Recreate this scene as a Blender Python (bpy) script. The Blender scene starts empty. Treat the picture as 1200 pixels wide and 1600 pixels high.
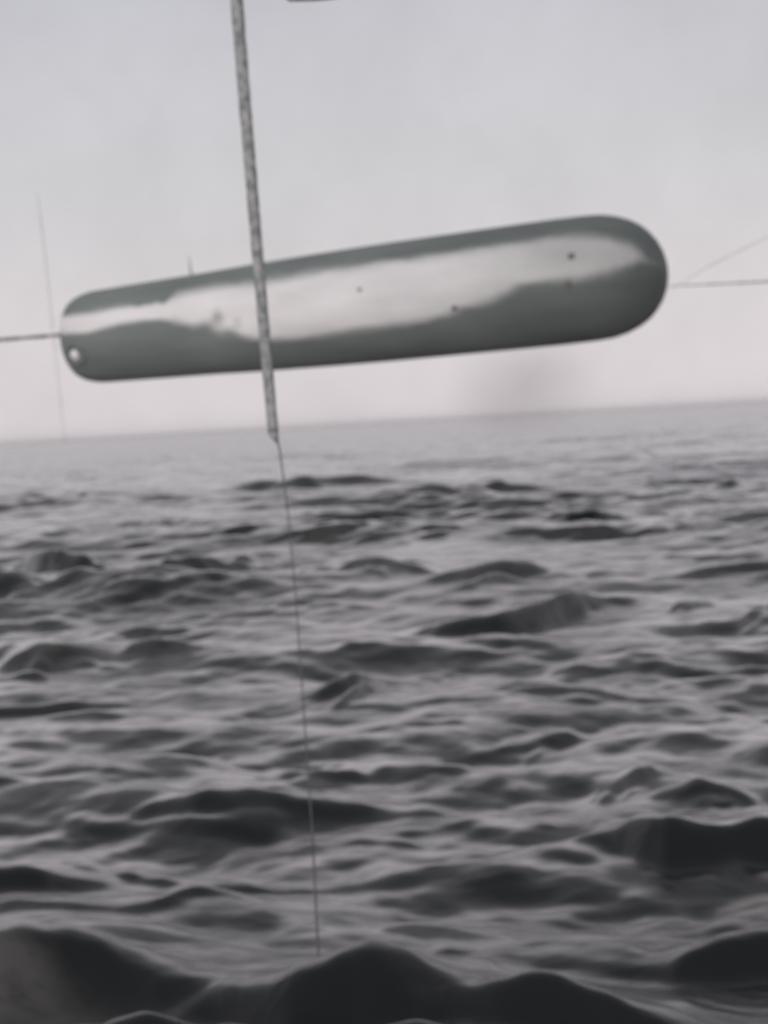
import bpy, math, random
import numpy as np
from mathutils import Vector, Matrix
random.seed(4); rng = np.random.default_rng(11)
scene = bpy.context.scene
COL = scene.collection
R = math.radians

# ------------------------------------------------------------------ camera
W, H = 1200.0, 1600.0
FPX = 2986.0                       # focal length in photograph pixels
CAM = Vector((0, 0, 5.0))
ROLL = math.atan2(67, 1200); PITCH = math.atan(138.3 / FPX)
fwd = Vector((0, math.cos(PITCH), -math.sin(PITCH)))
Hr = Vector((1, 0, 0)); U0 = Hr.cross(fwd)
RT = math.cos(ROLL) * Hr - math.sin(ROLL) * U0
UP = math.sin(ROLL) * Hr + math.cos(ROLL) * U0
cd = bpy.data.cameras.new('camera'); cam = bpy.data.objects.new('camera', cd); COL.objects.link(cam)
cam.matrix_world = Matrix(((RT.x, UP.x, -fwd.x, CAM.x), (RT.y, UP.y, -fwd.y, CAM.y), (RT.z, UP.z, -fwd.z, CAM.z), (0, 0, 0, 1)))
cd.sensor_fit = 'VERTICAL'; cd.sensor_height = 36.0; cd.lens = 36.0 * FPX / H
cd.clip_start = 0.1; cd.clip_end = 60000
cd.dof.use_dof = True; cd.dof.focus_distance = 5.0
cd.dof.aperture_fstop = (cd.lens / 1000) / 0.0185      # a slightly out-of-focus lens
scene.camera = cam
scene.render.resolution_x = 768; scene.render.resolution_y = 1024

# ------------------------------------------------------------------ sky and sun
SUN_EL, SUN_AZ = R(14), R(200)      # behind the camera, a little to the left
w = bpy.data.worlds.new('World'); scene.world = w; w.use_nodes = True
nt = w.node_tree; nt.nodes.clear()
def N(nt, t, **k):
    n = nt.nodes.new(t)
    for a, b in k.items(): setattr(n, a, b)
    return n
out = N(nt, 'ShaderNodeOutputWorld'); bg = N(nt, 'ShaderNodeBackground'); bg.inputs['Strength'].default_value = 0.1
sky = N(nt, 'ShaderNodeTexSky', sky_type='NISHITA', sun_disc=False, sun_elevation=SUN_EL, sun_rotation=SUN_AZ, dust_density=4.0)
hs = N(nt, 'ShaderNodeHueSaturation'); hs.inputs['Saturation'].default_value = 0.15; hs.inputs['Value'].default_value = 0.9
nt.links.new(sky.outputs[0], hs.inputs['Color'])
tc = N(nt, 'ShaderNodeTexCoord'); sx = N(nt, 'ShaderNodeSeparateXYZ'); nt.links.new(tc.outputs['Generated'], sx.inputs[0])
rp = N(nt, 'ShaderNodeValToRGB'); nt.links.new(sx.outputs['Z'], rp.inputs[0])
def srgb(r, g, b):
    f = lambda c: (c/255/12.92 if c/255 < .04045 else ((c/255+.055)/1.055)**2.4)
    return (f(r), f(g), f(b), 1)
el = rp.color_ramp.elements
el[0].position = 0.0; el[0].color = srgb(226, 218, 220)
el[1].position = 1.0; el[1].color = srgb(186, 186, 192)
for p, c in ((.05, (219, 213, 215)), (.13, (204, 203, 206)), (.24, (193, 193, 201)), (.5, (186, 186, 192))):
    e = el.new(p); e.color = srgb(*c)
cn = N(nt, 'ShaderNodeTexNoise'); cn.inputs['Scale'].default_value = 9; cn.inputs['Detail'].default_value = 9; cn.inputs['Roughness'].default_value = .65
nt.links.new(tc.outputs['Generated'], cn.inputs['Vector'])
mr = N(nt, 'ShaderNodeMapRange'); mr.inputs[1].default_value = .3; mr.inputs[2].default_value = .7
mr.inputs[3].default_value = 9.7; mr.inputs[4].default_value = 11.2
nt.links.new(cn.outputs[0], mr.inputs[0])
vm = N(nt, 'ShaderNodeVectorMath', operation='SCALE')
nt.links.new(rp.outputs[0], vm.inputs[0]); nt.links.new(mr.outputs[0], vm.inputs['Scale'])
mx = N(nt, 'ShaderNodeMix', data_type='RGBA'); mx.inputs[0].default_value = 0.93
nt.links.new(hs.outputs[0], mx.inputs[6]); nt.links.new(vm.outputs[0], mx.inputs[7])
nt.links.new(mx.outputs[2], bg.inputs['Color']); nt.links.new(bg.outputs[0], out.inputs[0])

sd = bpy.data.lights.new('sun', 'SUN'); sd.energy = 1.9; sd.angle = R(12); sd.color = (1, .96, .93)
so = bpy.data.objects.new('sun', sd); COL.objects.link(so)
sdir = Vector((math.sin(SUN_AZ) * math.cos(SUN_EL), math.cos(SUN_AZ) * math.cos(SUN_EL), math.sin(SUN_EL)))
so.rotation_euler = sdir.to_track_quat('Z', 'Y').to_euler()
scene.view_settings.view_transform = 'Standard'; scene.view_settings.look = 'None'
scene.view_settings.exposure = 0; scene.view_settings.gamma = 1

# ------------------------------------------------------------------ helpers
def ray(px, py):
    d = fwd + RT * ((px - W/2) / FPX) + UP * ((H/2 - py) / FPX)
    return d                                              # not normalised: depth 1 along fwd
def at(px, py, depth): return CAM + ray(px, py) * depth
def tag(o, label=None, cat=None, group=None, kind=None):
    if label: o['label'] = label
    if cat: o['category'] = cat
    if group: o['group'] = group
    if kind: o['kind'] = kind
    return o
def link(name, me, m=None, parent=None, smooth=True):
    o = bpy.data.objects.new(name, me); COL.objects.link(o)
    if m: me.materials.append(m)
    if smooth: me.shade_smooth()
    if parent: o.parent = parent; o.matrix_parent_inverse = parent.matrix_world.inverted()
    return o
def empty(name, loc):
    o = bpy.data.objects.new(name, None); COL.objects.link(o); o.location = loc
    o.matrix_world = Matrix.Translation(loc); return o
def tube_mesh(name, pts, rad, seg=16, jag=0.0):
    """closed tube through pts with one radius per point"""
    pts = [Vector(p) for p in pts]; vs = []; fs = []
    t0 = (pts[-1] - pts[0]).normalized()
    a0 = t0.orthogonal().normalized(); b0 = t0.cross(a0)
    for i, p in enumerate(pts):
        for k in range(seg):
            an = 2*math.pi*k/seg; r = rad[i] * (1 + jag*(random.random()-.5))
            vs.append(p + (a0*math.cos(an) + b0*math.sin(an)) * r)
    n = len(pts)
    for i in range(n-1):
        for k in range(seg):
            a = i*seg+k; b = i*seg+(k+1) % seg
            fs.append((a, b, b+seg, a+seg))
    fs.append(tuple(reversed(range(seg)))); fs.append(tuple(range((n-1)*seg, n*seg)))
    me = bpy.data.meshes.new(name); me.from_pydata([tuple(v) for v in vs], [], fs); me.update(); return me
def mat(name, col, rough=.6, metal=0, noise=None, scale=5.0, detail=6, bump=0.0, spec=.5):
    m = bpy.data.materials.new(name); m.use_nodes = True; t = m.node_tree; b = t.nodes['Principled BSDF']
    b.inputs['Roughness'].default_value = rough; b.inputs['Metallic'].default_value = metal
    b.inputs['Specular IOR Level'].default_value = spec
    c = (*col, 1)
    b.inputs['Base Color'].default_value = c
    if noise:
        tcn = N(t, 'ShaderNodeTexCoord'); n = N(t, 'ShaderNodeTexNoise'); n.inputs['Scale'].default_value = scale; n.inputs['Detail'].default_value = detail
        t.links.new(tcn.outputs['Object'], n.inputs['Vector'])
        r = N(t, 'ShaderNodeValToRGB'); r.color_ramp.elements[0].position = .35; r.color_ramp.elements[1].position = .65
        r.color_ramp.elements[0].color = c; r.color_ramp.elements[1].color = (*noise, 1)
        t.links.new(n.outputs[0], r.inputs[0]); t.links.new(r.outputs[0], b.inputs['Base Color'])
        if bump:
            bp = N(t, 'ShaderNodeBump'); bp.inputs['Strength'].default_value = bump
            t.links.new(n.outputs[0], bp.inputs['Height']); t.links.new(bp.outputs[0], b.inputs['Normal'])
    return m
def sstep(x): x = np.clip(x, 0, 1); return x*x*(3-2*x)

# ------------------------------------------------------------------ the sea
def patch(pts, dark, back=1.0): return (pts, dark, back)
WAVES = [
 # foot of the frame: the nearest wave faces
 patch([(-160,1436,1560),(0,1424,1575),(60,1430,1570),(120,1434,1560),(180,1466,1565),(250,1490,1570),(330,1512,1570),(400,1520,1560)], .95, .8),
 patch([(330,1520,1580),(400,1512,1600),(455,1500,1615),(500,1478,1620),(555,1464,1620),(620,1478,1610),(690,1498,1600),(760,1515,1590)], .95, .8),
 patch([(690,1520,1600),(780,1516,1620),(860,1508,1620),(930,1528,1620),(1000,1565,1640),(1060,1590,1640)], .93, .8),
 patch([(-160,1590,1720),(0,1600,1730),(90,1606,1730),(170,1600,1730),(260,1585,1730),(360,1582,1730),(450,1592,1730),(560,1600,1730),(650,1596,1730),(760,1588,1730),(860,1596,1730),(960,1612,1740),(1100,1635,1740)], .93, .5),
 patch([(870,1478,1488),(960,1482,1500),(1030,1484,1512),(1065,1466,1520),(1120,1447,1525),(1200,1440,1522),(1330,1430,1520)], 1.0),
 patch([(885,1312,1320),(950,1288,1322),(1010,1263,1342),(1050,1261,1356),(1130,1264,1352),(1200,1262,1346),(1330,1262,1345)], 1.0),
 patch([(1025,1238,1246),(1090,1205,1247),(1150,1210,1250),(1170,1225,1248)], .8),
 patch([(935,1205,1228),(970,1190,1228),(1020,1185,1208)], .65),
 patch([(990,1412,1416),(1060,1399,1419),(1120,1404,1426),(1190,1416,1427)], .9),
 patch([(820,1440,1450),(900,1436,1459),(970,1444,1462),(1045,1452,1460)], .95),
 patch([(590,1424,1440),(640,1416,1442),(700,1418,1440),(785,1432,1442)], .85),
 patch([(670,1455,1472),(700,1448,1475),(740,1455,1475)], .7),
 patch([(820,1402,1408),(880,1396,1412),(945,1402,1412)], .7),
 patch([(620,1506,1515),(700,1500,1516),(800,1500,1512)], .55),
 patch([(-160,1330,1398),(0,1335,1395),(65,1338,1394),(105,1350,1380),(170,1364,1372)], 1.0),
 patch([(90,1314,1324),(150,1325,1345),(220,1338,1359),(300,1345,1364),(345,1350,1360)], .95),
 patch([(20,1392,1420),(120,1404,1424),(200,1407,1427),(265,1398,1414),(305,1362,1400)], .9),
 patch([(330,1354,1368),(390,1350,1376),(480,1358,1371),(610,1357,1364)], .95),
 patch([(250,1248,1270),(300,1230,1276),(350,1225,1279),(400,1228,1273),(480,1236,1269),(550,1240,1266),(625,1252,1263)], .95),
 patch([(430,1190,1204),(490,1179,1216),(555,1182,1207)], .85),
 patch([(-120,1228,1240),(0,1222,1239),(80,1229,1241),(170,1235,1239)], .7),
 patch([(105,1270,1280),(160,1261,1286),(215,1268,1280)], .6),
 patch([(285,1470,1476),(340,1467,1484),(385,1474,1481)], .8),
 patch([(410,1442,1450),(500,1424,1442),(560,1424,1434)], .45),
 patch([(-120,1100,1126),(0,1100,1126),(60,1095,1121),(120,1082,1118),(170,1084,1111),(250,1100,1111)], .7),
 patch([(235,1132,1138),(320,1129,1143),(420,1132,1141)], .65),
 patch([(470,1088,1101),(520,1062,1096),(560,1046,1086),(615,1045,1064)], .75),
 patch([(535,1022,1036),(580,1015,1034),(640,1019,1030)], .5),
 # middle distance
 patch([(650,987,1000),(700,965,1002),(780,946,1000),(850,934,986),(890,922,972),(940,934,957),(1005,941,948)], 1.0),
 patch([(660,912,922),(710,886,916),(780,864,906),(835,870,900)], .6),
 patch([(1020,906,913),(1080,890,913),(1130,880,906),(1200,877,902),(1330,880,900)], .85),
 patch([(940,1030,1035),(1030,1024,1043),(1100,1030,1046),(1200,1032,1047),(1330,1036,1046)], .9),
 patch([(865,1036,1045),(905,1029,1046),(935,1036,1044)], .7),
 patch([(870,884,902),(930,886,911),(1020,897,907)], .4),
 patch([(1055,944,964),(1085,932,956),(1110,940,955)], .6),
 patch([(1100,966,986),(1150,958,986),(1230,940,955)], .6),
 patch([(935,711,718),(985,690,716),(1035,697,711)], .5),
 patch([(1110,757,768),(1145,744,766),(1165,752,762)], .55),
 patch([(1010,747,756),(1035,742,755),(1060,746,752)], .45),
 patch([(1030,826,836),(1070,820,836),(1100,826,834)], .5),
 patch([(545,872,896),(590,866,900),(660,882,900)], .65),
 patch([(20,864,890),(60,846,900),(100,848,903),(160,872,905)], .65),
 patch([(-60,895,945),(0,895,942),(45,912,940)], .5),
 patch([(215,888,905),(280,870,911),(330,864,901),(415,866,884)], .7),
 patch([(470,886,896),(500,880,897),(525,885,895)], .55),
 patch([(390,757,769),(450,740,769),(520,740,761),(560,731,759),(600,740,756),(650,749,758)], .5),
 patch([(45,767,777),(90,757,777),(140,764,779)], .45),
 patch([(15,1022,1056),(60,1000,1052),(110,1010,1050),(140,1020,1045)], .65),
 patch([(205,1018,1040),(235,1010,1042),(290,1018,1040)], .6),
 patch([(150,985,998),(220,975,995),(290,985,995)], .45),
 patch([(680,1092,1101),(740,1087,1102),(800,1092,1100)], .6),
 patch([(790,1072,1090),(860,1060,1084),(950,1068,1086),(1040,1076,1086)], .6),
 patch([(790,1152,1170),(840,1136,1164),(890,1130,1150)], .5),
 patch([(590,1187,1199),(660,1182,1206),(730,1192,1204)], .55),
 patch([(600,1250,1266),(690,1246,1264),(760,1256,1266)], .3),
 patch([(770,1226,1233),(800,1218,1234),(830,1224,1232)], .6),
 patch([(1130,1095,1110),(1190,1085,1105),(1280,1090,1108)], .45),
 patch([(440,930,950),(500,925,945),(560,930,945)], .4),
 patch([(640,1130,1140),(700,1122,1140),(760,1128,1138)], .35),
 patch([(330,965,975),(400,952,972),(470,960,972)], .4),
 patch([(760,1010,1022),(820,1000,1020),(860,1008,1018)], .35),
 patch([(180,815,826),(250,806,828),(320,816,828)], .4),
 patch([(700,765,776),(780,755,776),(850,765,774)], .35),
 patch([(860,800,812),(930,790,812),(1000,802,812)], .35),
 patch([(640,690,696),(700,684,695),(760,690,695)], .3),
 patch([(180,710,717),(250,703,716),(320,709,715)], .3),
 patch([(530,1300,1306),(600,1294,1308),(680,1300,1306)], .3),
]
def ground(px, py):
    d = ray(px, py); k = -CAM.z / d.z
    return Vector((d.x*k, d.y*k, 0)), k
def build_sea():
    th_in = np.linspace(R(-14.5), R(14.5), 900)
    th_out = np.concatenate([R(14.5) + (R(180)-R(14.5)) * (np.linspace(0, 1, 170)[1:] ** 1.6)])
    th = np.concatenate([-th_out[::-1], th_in, th_out])
    rr = np.concatenate([[0.05], np.exp(np.linspace(math.log(1.0), math.log(11), 50))[:-1],
                         np.exp(np.linspace(math.log(11), math.log(160), 950))[:-1],
                         np.exp(np.linspace(math.log(160), math.log(2500), 430))[:-1],
                         np.exp(np.linspace(math.log(2500), math.log(30000), 50))])
    TH, RR = np.meshgrid(th, rr)
    X = RR*np.sin(TH); Y = RR*np.cos(TH)
    dr = np.gradient(rr)[:, None] + 0*TH
    Z = np.zeros_like(X)
    # chop: many short crested trains, mostly rolling towards the viewer
    comps = []
    for lam0, amp0, n in ((38, .26, 8), (21, .20, 10), (11, .13, 14), (5.5, .085, 20), (2.8, .05, 24), (1.5, .024, 26), (.8, .008, 20)):
        for i in range(n):
            lam = lam0 * rng.uniform(.7, 1.4); a = rng.normal(R(5), R(25) + R(30)*min(1, 3/lam0))
            comps.append((lam, amp0 * rng.uniform(.5, 1.1) / math.sqrt(n) * 2.0, a, rng.uniform(0, 6.28)))
    near0 = np.clip((RR-12)/60, 0, 1)
    wx = X + .5*np.sin(Y*.31+1.3); wy = Y + .4*np.sin(X*.37+.4)
    for lam, am, a, ph in comps:
        rmax_i = np.searchsorted(rr, min(rr[-1], 30000))
        res = np.maximum(dr, RR*np.where(np.abs(TH) < R(14.6), .0006, .004))
        fade = np.clip((lam/res - 3)/4, 0, 1)
        rows = np.where(fade.max(axis=1) > 0)[0]
        if len(rows) == 0: continue
        s = slice(rows[0], rows[-1]+1); k = 2*math.pi/lam
        phs = k*(wx[s]*math.sin(a) + wy[s]*math.cos(a)) + ph
        v = np.sin(phs)
        nw = 1/(1 + np.clip(RR[s]-60, 0, None)/480) * (near0[s]*(.82 if lam > 4.5 else .62) + (.12 if lam > 4.5 else .42 if lam > 1.7 else .55))
        Z[s] += nw * fade[s] * am * (v + .38*np.sin(2*phs) + .14*np.sin(3*phs))
    # gusty patches: the chop is not equally high everywhere
    g = .62 + .38*np.sin(X*.11+1+.6*np.sin(Y*.09))*np.sin(Y*.07+.5*np.sin(X*.13)) + .2*np.sin(X*.31+Y*.17)*np.sin(Y*.23)
    Z *= g
    # the larger waves: a steep face towards the viewer and a long back
    M = np.zeros_like(Z)
    pr = random.Random(5); feats = []
    for pts, dark, back in WAVES:
        yb_ = sum(p[2] for p in pts)/len(pts)
        if yb_ > 1300 or dark > .97: feats.append((pts, dark, back)); continue
        X_ = [p[0] for p in pts]; A_ = [p[1] for p in pts]; B_ = [p[2] for p in pts]
        feats.append(([(x, b-(b-a)*.88, b) for x, a, b in pts], min(1, dark*1.15), back))
        wd = X_[-1]-X_[0]; hm_ = max(b-a for a, b in zip(A_, B_))
        for j in range(5):
            c = X_[0] + wd*pr.uniform(.0, 1); hw = wd*pr.uniform(.2, .42); dy = hm_*pr.uniform(-.5, .35); ti = pr.uniform(-.2, .1)
            q = []
            for f in (-1, -.5, 0, .5, 1):
                x = c+f*hw; a = float(np.interp(x, X_, A_)); b = float(np.interp(x, X_, B_)); e = 1-.75*abs(f)**1.5
                q.append((x, b+dy+ti*f*hm_-(b-a)*e*.6, b+dy+ti*f*hm_))
            feats.append((q, min(1, dark*pr.uniform(.8, 1.25)), back))
    for pts, dark, back in feats:
        T = []; RB = []; HH = []
        for px, yt, yb in pts:
            p, dpt = ground(px, yb)
            T.append(math.atan2(p.x, p.y)); r = math.hypot(p.x, p.y); RB.append(r)
            q, _d = ground(px, yt); dt = CAM.z / math.hypot(q.x, q.y)
            sl_ = .16 + .85*dark**1.6
            HH.append(max(.01, (CAM.z - dt*r) / (1 + dt/sl_)))
        T = np.array(T); RB = np.array(RB); HH = np.array(HH)
        span = T[-1]-T[0]
        c0 = np.searchsorted(th, T[0]-.3*span); c1 = np.searchsorted(th, T[-1]+.3*span)
        t = th[c0:c1]
        TE = np.concatenate([[T[0]-.3*span, T[0]-.12*span], T, [T[-1]+.12*span, T[-1]+.3*span]])
        HE = np.concatenate([[0, .35*HH[0]], HH, [.35*HH[-1], 0]]); RE = np.concatenate([[RB[0]]*2, RB, [RB[-1]]*2])
        h = np.interp(t, TE, HE); rb = np.interp(t, TE, RE)
        if len(t) > 12:
            kk = np.hanning(max(3, min(len(t)//5, 61 if dark < .92 else 33)) | 1); kk /= kk.sum(); pad = len(kk)//2
            h = np.convolve(np.pad(h, pad, mode='edge'), kk, 'valid'); rb = np.convolve(np.pad(rb, pad, mode='edge'), kk, 'valid')
        # natural unevenness along the crest, in metres
        xm = t*22.0
        jf = .4*min(1, max(0, (rb.mean()-25)/50))
        h = h * (1 + (.012*np.sin(xm*8.3) + .009*np.sin(xm*14.1+1) if dark > .92 else 0) + .07*np.sin(xm*2.3+rb.mean()) + .05*np.sin(xm*4.1+2) + jf*(.04*np.sin(xm*11+rb.mean()*3) + .03*np.sin(xm*19+rb.mean()*5)))
        rb = rb + h*.3*np.sin(xm*1.7+1)
        hm = h.max()
        slope = .16 + .85*dark**1.6
        run = np.maximum(h/slope, .5*hm/slope)[None, :]
        r0 = rr[:, None]
        u = (r0 - rb[None, :]) / run
        front = sstep(u)
        bl = 3.2 * back * hm
        v = (r0 - rb[None, :] - run) / bl
        bk = np.exp(-np.clip(v, 0, 9)**1.5*1.4)
        zz = h[None, :] * np.where(u < 1, front, bk)
        M[:, c0:c1] = np.maximum(M[:, c0:c1], zz)
    # a little softening along the columns and the rows so faces meet smoothly
    for _ in range(5):
        M[1:-1] = .25*M[:-2] + .5*M[1:-1] + .25*M[2:]
        M[:, 1:-1] = .25*M[:, :-2] + .5*M[:, 1:-1] + .25*M[:, 2:]
    Z = Z + M - .02
    # end caps of the sheet: flat at the far horizon
    Z *= np.clip((9000-RR)/6000, 0, 1)
    # sky brightness painted as foam colour on wave backs; steep faces left dark
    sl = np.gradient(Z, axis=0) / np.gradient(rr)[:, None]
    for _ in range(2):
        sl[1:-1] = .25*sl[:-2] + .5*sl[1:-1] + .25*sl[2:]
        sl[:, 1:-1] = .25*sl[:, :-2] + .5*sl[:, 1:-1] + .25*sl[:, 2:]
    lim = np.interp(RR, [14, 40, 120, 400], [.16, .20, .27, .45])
    sheen_foam = sstep((lim - sl)/(.2 + lim*.4))
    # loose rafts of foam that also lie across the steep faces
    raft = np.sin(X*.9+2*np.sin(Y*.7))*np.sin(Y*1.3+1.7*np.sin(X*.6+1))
    sheen_foam *= np.interp(RR, [13.5, 16.5, 20, 28, 60], [.05, .25, .62, .97, 1])  # painted brightness thinned near the viewer to darken the foreground
    sheen_foam = np.maximum(sheen_foam, np.interp(RR, [13, 19, 30], [.06, .09, .05])*sstep((raft-.1)/.7))
    nr, nc = X.shape
    co = np.stack([X, Y, Z], -1).reshape(-1, 3).astype(np.float32)
    i = np.arange(nr-1)[:, None]*nc; j = np.arange(nc-1)[None, :]
    q = np.stack([i+j, i+j+1, i+j+1+nc, i+j+nc], -1).reshape(-1, 4)[:, ::-1]
    me = bpy.data.meshes.new('sea')
    me.vertices.add(len(co)); me.vertices.foreach_set('co', co.ravel())
    me.loops.add(q.size); me.loops.foreach_set('vertex_index', q.ravel().astype(np.int32))
    me.polygons.add(len(q)); me.polygons.foreach_set('loop_start', np.arange(0, q.size, 4, dtype=np.int32))
    me.update(calc_edges=True)
    fa = me.attributes.new('sheen_foam', 'FLOAT', 'POINT'); fa.data.foreach_set('value', sheen_foam.ravel().astype(np.float32))
    return me
m = bpy.data.materials.new('sea_water'); m.use_nodes = True; t = m.node_tree; b = t.nodes['Principled BSDF']
fo = N(t, 'ShaderNodeAttribute', attribute_name='sheen_foam')
b.inputs['Roughness'].default_value = .22
b.inputs['IOR'].default_value = 1.34
tcn = N(t, 'ShaderNodeTexCoord')
mp = N(t, 'ShaderNodeMapping'); mp.inputs['Scale'].default_value = (.6, 1.0, 1.0); t.links.new(tcn.outputs['Object'], mp.inputs['Vector'])
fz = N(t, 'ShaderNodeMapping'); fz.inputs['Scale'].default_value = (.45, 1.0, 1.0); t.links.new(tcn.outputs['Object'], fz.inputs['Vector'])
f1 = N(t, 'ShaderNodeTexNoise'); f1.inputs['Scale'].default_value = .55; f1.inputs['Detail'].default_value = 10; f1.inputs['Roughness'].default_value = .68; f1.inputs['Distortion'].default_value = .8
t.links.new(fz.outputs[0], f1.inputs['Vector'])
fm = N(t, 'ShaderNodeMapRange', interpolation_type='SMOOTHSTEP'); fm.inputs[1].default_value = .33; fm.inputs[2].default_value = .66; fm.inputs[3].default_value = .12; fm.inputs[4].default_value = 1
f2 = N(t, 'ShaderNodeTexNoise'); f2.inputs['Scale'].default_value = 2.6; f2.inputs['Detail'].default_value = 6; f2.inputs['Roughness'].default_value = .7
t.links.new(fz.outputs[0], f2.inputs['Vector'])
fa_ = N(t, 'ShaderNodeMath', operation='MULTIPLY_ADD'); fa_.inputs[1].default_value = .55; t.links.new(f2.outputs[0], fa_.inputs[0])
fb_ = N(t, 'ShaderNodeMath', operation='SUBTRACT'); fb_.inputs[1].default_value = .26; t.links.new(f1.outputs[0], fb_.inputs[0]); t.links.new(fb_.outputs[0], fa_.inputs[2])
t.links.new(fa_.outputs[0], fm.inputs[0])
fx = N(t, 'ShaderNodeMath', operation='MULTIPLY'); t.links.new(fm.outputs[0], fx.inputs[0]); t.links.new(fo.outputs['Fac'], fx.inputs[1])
fc = N(t, 'ShaderNodeMix', data_type='RGBA'); fc.inputs[6].default_value = (.003, .0045, .0045, 1); fc.inputs[7].default_value = (.72, .665, .66, 1)  # pale colour stands in for sky light on the wave backs
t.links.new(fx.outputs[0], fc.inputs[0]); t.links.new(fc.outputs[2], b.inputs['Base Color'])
prev = None
for sc, dist, st in ((.9, .10, .7), (3.5, .02, .7)):
    n = N(t, 'ShaderNodeTexNoise'); n.inputs['Scale'].default_value = sc; n.inputs['Detail'].default_value = 6; n.inputs['Distortion'].default_value = .6
    t.links.new(mp.outputs[0], n.inputs['Vector'])
    bp = N(t, 'ShaderNodeBump'); bp.inputs['Strength'].default_value = st; bp.inputs['Distance'].default_value = dist
    t.links.new(n.outputs[0], bp.inputs['Height'])
    if prev: t.links.new(prev.outputs[0], bp.inputs['Normal'])
    prev = bp
t.links.new(prev.outputs[0], b.inputs['Normal'])
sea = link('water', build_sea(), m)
tag(sea, kind='structure', label='choppy dark grey open sea reaching the horizon')

# ------------------------------------------------------------------ the airship
DEPTH = 100.0; YAW = R(18)          # the right hand end comes nearer
# silhouette stations: photo x -> (centre y, half height) measured square to the axis
def cyl(x): return 521 - .1186*(x-200)
xs = [113, 114.5, 118, 123, 130, 140, 154, 175, 205, 260, 330, 400, 500, 600, 700, 800, 880, 925, 950, 972, 992, 1008, 1020, 1030, 1037, 1041, 1042.5]
hh = [14, 40, 53, 60, 65, 69, 72, 73, 74.5, 77, 80, 84, 88.5, 92, 94.5, 97, 98.5, 98.5, 97, 92, 84, 74, 62, 48, 33, 18, 2]
x0c = 570.
def axis_pt(x):
    """3D point of the hull axis seen at photo x"""
    # axis in camera space: lateral = s*cos(yaw), depth = DEPTH - s*sin(yaw)
    u = (x - x0c)/FPX
    ux0 = (x0c - W/2)/FPX
    # lateral position X = (ux0+u)*Z ; line: X = ux0*DEPTH + s cos, Z = DEPTH - s sin
    s = DEPTH*u / (math.cos(YAW) + (ux0+u)*math.sin(YAW))
    Z = DEPTH - s*math.sin(YAW)
    return at(x, cyl(x), Z), Z
NS, SEG = 420, 200
xf = np.interp(np.linspace(0, 1, NS), np.linspace(0, 1, len(xs)), xs)
hf = np.interp(xf, xs, hh)
kk = np.hanning(11); kk /= kk.sum(); hf[6:-6] = np.convolve(hf, kk, 'same')[6:-6]
P0, _ = axis_pt(xf[0]); P1, _ = axis_pt(xf[-1])
AX = (P1-P0).normalized()
TOC = (CAM - (P0+P1)/2).normalized()
SIDE = (TOC - AX*TOC.dot(AX)).normalized()      # hull side towards the viewer
TOPV = SIDE.cross(AX).normalized()
if TOPV.z < 0: TOPV = -TOPV
def hull_r(x): p, Z = axis_pt(x); return float(np.interp(x, xf, hf))*math.cos(math.atan(.1186))*Z/FPX
def hull_pt(x, y, lift=0.0):
    """surface point of the hull facing the viewer near photo (x, y)"""
    p, Z = axis_pt(x); r = hull_r(x); v = max(-.99, min(.99, (cyl(x)-y)*math.cos(.118)*Z/FPX/r))
    n = TOPV*v + SIDE*math.sqrt(1-v*v)
    return p + n*(r+lift), n
# highlight put into the hull colour as a pale band, given by its upper and lower edge in photo y for each x
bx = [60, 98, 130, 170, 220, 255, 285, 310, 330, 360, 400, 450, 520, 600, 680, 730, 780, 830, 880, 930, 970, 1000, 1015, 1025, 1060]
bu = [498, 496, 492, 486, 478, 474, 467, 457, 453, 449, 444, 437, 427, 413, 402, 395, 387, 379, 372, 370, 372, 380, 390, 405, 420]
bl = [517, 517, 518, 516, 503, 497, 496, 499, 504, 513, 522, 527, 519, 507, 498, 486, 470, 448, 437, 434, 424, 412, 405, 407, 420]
vs = np.zeros((NS*SEG, 3)); sheen_mask = np.zeros(NS*SEG)
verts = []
SHEEN_BLOBS = ((286, 466, 9, 7, .8), (266, 468, 6, 6, .7), (248, 472, 8, 5, .5), (352, 508, 14, 12, .55), (372, 490, 12, 16, .6), (388, 518, 16, 12, .6), (402, 498, 10, 10, .4), (338, 520, 10, 8, .5), (745, 482, 30, 9, .4), (850, 445, 22, 8, .4))
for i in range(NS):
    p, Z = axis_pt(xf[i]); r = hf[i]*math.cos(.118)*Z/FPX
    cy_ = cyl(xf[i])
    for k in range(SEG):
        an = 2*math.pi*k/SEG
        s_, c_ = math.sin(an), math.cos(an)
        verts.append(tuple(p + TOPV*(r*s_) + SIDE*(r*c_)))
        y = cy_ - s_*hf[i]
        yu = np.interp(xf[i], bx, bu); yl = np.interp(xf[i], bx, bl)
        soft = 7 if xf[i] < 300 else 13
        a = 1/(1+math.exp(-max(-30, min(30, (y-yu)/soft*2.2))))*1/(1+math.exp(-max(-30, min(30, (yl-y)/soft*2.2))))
        for bx_, by_, rx_, ry_, st_ in SHEEN_BLOBS:
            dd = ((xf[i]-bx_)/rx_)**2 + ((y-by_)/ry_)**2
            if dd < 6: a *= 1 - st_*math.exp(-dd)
        sheen_mask[i*SEG+k] = a if c_ > -.2 else 0.0
faces = []
for i in range(NS-1):
    for k in range(SEG):
        a = i*SEG+k; b_ = i*SEG+(k+1) % SEG
        faces.append((a, a+SEG, b_+SEG, b_))
faces.append(tuple(range(SEG))); faces.append(tuple(reversed(range((NS-1)*SEG, NS*SEG))))
me = bpy.data.meshes.new('hull'); me.from_pydata(verts, [], faces); me.update()
uvw = np.zeros((NS*SEG, 3), np.float32); LEN = (P1-P0).length
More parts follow.
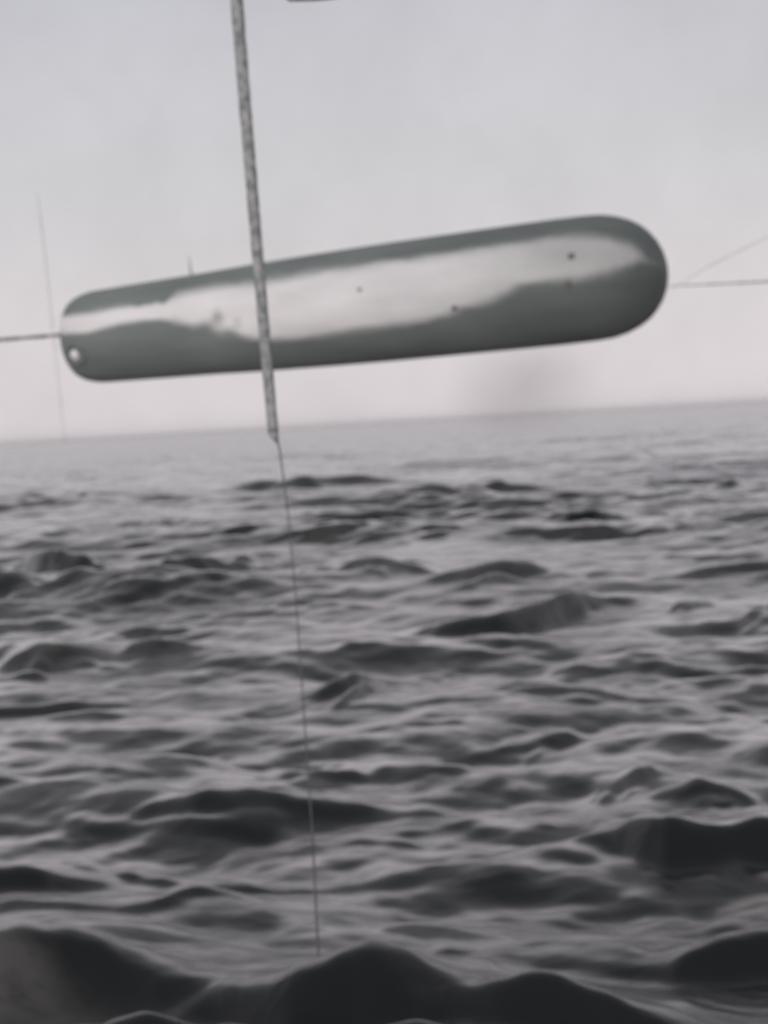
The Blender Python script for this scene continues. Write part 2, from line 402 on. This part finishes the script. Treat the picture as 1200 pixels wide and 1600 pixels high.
uvw[:, 0] = np.repeat((xf-xf[0])/(xf[-1]-xf[0])*LEN, SEG); uvw[:, 1] = np.tile(3.2*np.sin(2*math.pi*np.arange(SEG)/SEG), NS); uvw[:, 2] = np.tile(3.2*np.cos(2*math.pi*np.arange(SEG)/SEG), NS)
ac = me.attributes.new('along', 'FLOAT_VECTOR', 'POINT'); ac.data.foreach_set('vector', uvw.ravel())
fd = me.attributes.new('right_fade', 'FLOAT', 'POINT'); fd.data.foreach_set('value', np.repeat(np.interp(xf, [60, 450, 700, 900, 1060], [1, 1, .76, .5, .35]), SEG).astype(np.float32))  # band weaker and dark skin darker towards the right end
at_ = me.attributes.new('pale', 'FLOAT', 'POINT'); at_.data.foreach_set('value', sheen_mask.astype(np.float32))
m = bpy.data.materials.new('hull_skin'); m.use_nodes = True; t = m.node_tree; b = t.nodes['Principled BSDF']
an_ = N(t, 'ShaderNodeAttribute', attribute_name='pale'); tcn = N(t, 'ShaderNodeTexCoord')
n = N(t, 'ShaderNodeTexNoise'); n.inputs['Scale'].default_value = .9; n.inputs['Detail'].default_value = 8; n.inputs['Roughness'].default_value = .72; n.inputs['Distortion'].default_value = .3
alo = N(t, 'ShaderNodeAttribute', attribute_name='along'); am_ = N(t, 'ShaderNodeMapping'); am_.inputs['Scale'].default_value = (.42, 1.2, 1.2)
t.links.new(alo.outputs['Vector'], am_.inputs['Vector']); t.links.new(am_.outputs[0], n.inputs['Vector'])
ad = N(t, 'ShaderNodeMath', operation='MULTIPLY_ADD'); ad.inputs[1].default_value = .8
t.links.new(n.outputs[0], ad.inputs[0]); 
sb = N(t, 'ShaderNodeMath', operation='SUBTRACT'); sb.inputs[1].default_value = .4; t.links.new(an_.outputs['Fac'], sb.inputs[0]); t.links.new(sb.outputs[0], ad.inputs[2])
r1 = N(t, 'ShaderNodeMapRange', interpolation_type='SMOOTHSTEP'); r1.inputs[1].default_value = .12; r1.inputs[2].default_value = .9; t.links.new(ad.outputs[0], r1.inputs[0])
n2 = N(t, 'ShaderNodeTexNoise'); n2.inputs['Scale'].default_value = .5; n2.inputs['Detail'].default_value = 8
t.links.new(am_.outputs[0], n2.inputs['Vector'])
def ramp(t, src, a, b_, p0=.3, p1=.7):
    r = N(t, 'ShaderNodeValToRGB'); e = r.color_ramp.elements
    e[0].position = p0; e[1].position = p1; e[0].color = (*a, 1); e[1].color = (*b_, 1); t.links.new(src, r.inputs[0]); return r
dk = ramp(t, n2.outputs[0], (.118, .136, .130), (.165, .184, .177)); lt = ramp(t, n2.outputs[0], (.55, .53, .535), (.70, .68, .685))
mxx = N(t, 'ShaderNodeMix', data_type='RGBA'); wr = N(t, 'ShaderNodeAttribute', attribute_name='right_fade'); wm = N(t, 'ShaderNodeMath', operation='MULTIPLY'); t.links.new(r1.outputs[0], wm.inputs[0]); t.links.new(wr.outputs['Fac'], wm.inputs[1]); t.links.new(wm.outputs[0], mxx.inputs[0]); dv = N(t, 'ShaderNodeVectorMath', operation='SCALE'); dm = N(t, 'ShaderNodeMapRange'); dm.inputs[1].default_value = .35; dm.inputs[2].default_value = 1; dm.inputs[3].default_value = .58; dm.inputs[4].default_value = 1; t.links.new(wr.outputs['Fac'], dm.inputs[0]); t.links.new(dk.outputs[0], dv.inputs[0]); t.links.new(dm.outputs[0], dv.inputs['Scale']); t.links.new(dv.outputs[0], mxx.inputs[6]); t.links.new(lt.outputs[0], mxx.inputs[7])
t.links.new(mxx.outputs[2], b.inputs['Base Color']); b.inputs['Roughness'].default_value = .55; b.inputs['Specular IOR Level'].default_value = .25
ship = empty('airship', (P0+P1)/2 - TOPV*3.2)
tag(ship, 'long grey-green cigar-shaped airship with a ragged painted-in pale sheen, hanging tilted above the sea', 'airship')
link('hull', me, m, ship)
dark_m = mat('dark_fitting', (.075, .07, .072), .6, noise=(.11, .1, .1), scale=8)
pale_m = mat('pale_fitting', (.75, .74, .74), .4, noise=(.6, .6, .6), scale=6)
def dome(name, x, y, rad, mt, parent, flat=.45):
    p, n_ = hull_pt(x, y, 0)
    vs = []; fs = []; S, Rn = 20, 6
    a = n_.orthogonal().normalized(); b2 = n_.cross(a)
    for i in range(Rn):
        ph = i/(Rn-1)*math.pi/2*.97
        for k in range(S):
            q = 2*math.pi*k/S
            vs.append(p - n_*.02 + (a*math.cos(q)+b2*math.sin(q))*rad*math.cos(ph) + n_*rad*flat*math.sin(ph))
    for i in range(Rn-1):
        for k in range(S):
            u = i*S+k; v = i*S+(k+1) % S; fs.append((u, v, v+S, u+S))
    fs.append(tuple(range((Rn-1)*S, Rn*S)))
    me = bpy.data.meshes.new(name); me.from_pydata([tuple(v) for v in vs], [], fs); me.update()
    return link(name, me, mt, parent)
for x, y, rad in ((592, 450, .12), (732, 478, .15), (915, 399, .19), (908, 441, .20)):
    dome('vent_cap', x, y, rad, dark_m, ship)
# the bright round port near the tail, with a dark collar
pn, nn = hull_pt(146, 549, 0)
def ring(name, c, n_, R0, r0, mt, parent):
    a = n_.orthogonal().normalized(); b2 = n_.cross(a); vs = []; fs = []; S, T = 36, 10
    for i in range(S):
        q = 2*math.pi*i/S; d = a*math.cos(q)+b2*math.sin(q)
        for j in range(T):
            w_ = 2*math.pi*j/T; vs.append(tuple(c + d*(R0 + r0*math.cos(w_)) + n_*r0*math.sin(w_)))
    for i in range(S):
        for j in range(T):
            fs.append((i*T+j, ((i+1) % S)*T+j, ((i+1) % S)*T+(j+1) % T, i*T+(j+1) % T))
    me = bpy.data.meshes.new(name); me.from_pydata(vs, [], fs); me.update(); return link(name, me, mt, parent)
port = dome('port', 143, 551, .3, pale_m, ship, .35)
ring('port_rim', pn, nn, .52, .13, mat('rim_paint', (.10, .115, .11), .6, noise=(.16, .17, .17), scale=4), port)
# thin mast on the back of the hull
pt, _ = hull_pt(309, cyl(309)-hull_r(309)*FPX/100, 0)
pa, Z = axis_pt(309); top = pa + TOPV*hull_r(309)
link('antenna', tube_mesh('antenna', [top - TOPV*.2, top + TOPV*.5, top + TOPV*1.0], [.05, .035, .015], 10), dark_m, ship)

# ------------------------------------------------------------------ upright reticle line, given solid form in front
def crosshair():
    foot, dp = ground(497, 1482)
    dp = dp
    pts_px = [(500, 1530), (497, 1482), (488, 1300), (476, 1130), (462, 930), (450, 800), (437, 703), (428, 664)]
    low = [at(x, y, dp) for x, y in pts_px]
    lm = mat('reticle_thin_grey', (.05, .052, .052), .8, noise=(.1, .1, .1), scale=12)
    um = mat('reticle_mottled_grey', (.18, .185, .185), .85, noise=(.36, .355, .355), scale=13, detail=10, bump=.6, spec=.2)
    px = dp/FPX
    root = empty('reticle_upright', foot)
    tag(root, 'reticle line built solid: tall mottled grey line slanting across the airship, thin in its lower part', 'crosshair')
    link('line_thin', tube_mesh('line_thin', low, [1.7*px, 1.7*px, 1.5*px, 1.2*px, 1.0*px, 1.0*px, 1.3*px, 2*px], 12), lm, root)
    n = 90; pp = []; rad = []
    for i in range(n):
        f = i/(n-1); y = 676 - f*(676+260)
        x = 424.5 + (y-676)*(424.5-372)/676 - 3*math.sin(f*2.6)
        pp.append(at(x+2.4*(1-f), y, dp)); rad.append((8.2 + 2.0*f) * px)
    # the thick part of the line ends round its thin part
    link('line_thick', tube_mesh('line_thick', pp, rad, 28, .12), um, root)
    col = [at(427.0, 674, dp), at(428.6, 681, dp), at(434, 692, dp)]
    link('line_taper', tube_mesh('line_taper', col, [8.6*px, 6.5*px, 1.9*px], 28), um, root)
    arm = [at(359, -60, dp), at(400, -52, dp), at(440, -14, dp), at(455, -6.5, dp), at(500, -7.5, dp), at(530, -10, dp)]
    link('line_arm', tube_mesh('line_arm', arm, [5*px, 5*px, 6*px, 9*px, 9*px, 8*px], 14), um, root)  # invented arm for the dark sliver at the top of the view
    return dp
DP = crosshair()

# ------------------------------------------------------------------ reticle lines and marks, given solid form behind the airship
sightline_m = mat('sightline_grey', (.10, .10, .105), .7, noise=(.2, .2, .2), scale=3)
def sightline(name, pix, depth, rads, jag=0.0, n=60):
    pts = []; rd = []
    X_ = [p[0] for p in pix]; Y_ = [p[1] for p in pix]
    L = np.linspace(0, 1, n); par = np.linspace(0, 1, len(pix))
    for f in L:
        pts.append(at(float(np.interp(f, par, X_)), float(np.interp(f, par, Y_)), depth)); rd.append(float(np.interp(f, par, rads))*depth/FPX*(1+jag*(random.random()-.5)))
    return link(name, tube_mesh(name, pts, rd, 10), sightline_m)
D2 = 118.
o = sightline('hairline', [(-700, 566), (0, 531), (100, 523), (560, 484), (1050, 447), (1200, 440), (1900, 405)], D2, [3.4, 3.2, 2.6, 1.4, .8, 1.3, 2.0], .7, 160)
tag(o, 'reticle line built solid: dark level line behind the airship, showing left and right of its two ends', 'hairline')
o = sightline('sightline', [(1052, 450), (1110, 415), (1200, 370), (1500, 235)], D2, [.25, .45, .4, .5], .6)
tag(o, 'instrument mark built solid: very thin slanting line rising to the right from the level line', 'sightline')
o = sightline('sightline', [(58, 300), (64, 345), (76, 450), (101, 690)], D2, [.2, .55, .4, .4], .6)
tag(o, 'instrument mark built solid: faint thin upright line left of the airship reaching down to the horizon', 'sightline')

# ------------------------------------------------------------------ mist under the bow
def mist():
    d = 125.
    c = at(815, 605, d); sz = (150*d/FPX, 3.5, 110*d/FPX)
    bpy_me = bpy.data.meshes.new('mist')
    import bmesh
    bm = bmesh.new(); bmesh.ops.create_icosphere(bm, subdivisions=4, radius=1); bm.to_mesh(bpy_me); bm.free()
    m = bpy.data.materials.new('mist_volume'); m.use_nodes = True; t = m.node_tree; t.nodes.clear()
    o_ = N(t, 'ShaderNodeOutputMaterial'); v = N(t, 'ShaderNodeVolumePrincipled'); t.links.new(v.outputs[0], o_.inputs['Volume'])
    v.inputs['Color'].default_value = (.8, .68, .71, 1)
    tcn = N(t, 'ShaderNodeTexCoord'); ln = N(t, 'ShaderNodeVectorMath', operation='LENGTH'); t.links.new(tcn.outputs['Object'], ln.inputs[0])
    mr = N(t, 'ShaderNodeMapRange', interpolation_type='SMOOTHSTEP'); mr.inputs[1].default_value = 1; mr.inputs[2].default_value = .1; mr.inputs[3].default_value = 0; mr.inputs[4].default_value = .2
    t.links.new(ln.outputs['Value'], mr.inputs[0])
    nz = N(t, 'ShaderNodeTexNoise'); nz.inputs['Scale'].default_value = 1.6; t.links.new(tcn.outputs['Object'], nz.inputs['Vector'])
    mu = N(t, 'ShaderNodeMath', operation='MULTIPLY'); t.links.new(mr.outputs[0], mu.inputs[0]); t.links.new(nz.outputs[0], mu.inputs[1])
    t.links.new(mu.outputs[0], v.inputs['Density'])
    o = link('mist', bpy_me, m); o.location = c; o.scale = sz
    tag(o, 'faint pinkish patch of mist between the airship and the horizon', 'mist', kind='stuff')
mist()

# ------------------------------------------------------------------ sea haze
def haze():
    import bmesh
    me = bpy.data.meshes.new('haze'); bm = bmesh.new(); bmesh.ops.create_cube(bm, size=1); bm.to_mesh(me); bm.free()
    m = bpy.data.materials.new('haze_volume'); m.use_nodes = True; t = m.node_tree; t.nodes.clear()
    o_ = N(t, 'ShaderNodeOutputMaterial'); v = N(t, 'ShaderNodeVolumePrincipled'); t.links.new(v.outputs[0], o_.inputs['Volume'])
    v.inputs['Color'].default_value = (1, .97, .98, 1); v.inputs['Density'].default_value = .00008
    o = link('haze', me, m, smooth=False); o.scale = (61000, 61000, 32); o.location = (0, 0, 16-3.0)
    tag(o, 'thin pale haze lying over the whole sea', 'haze', kind='stuff')
haze()
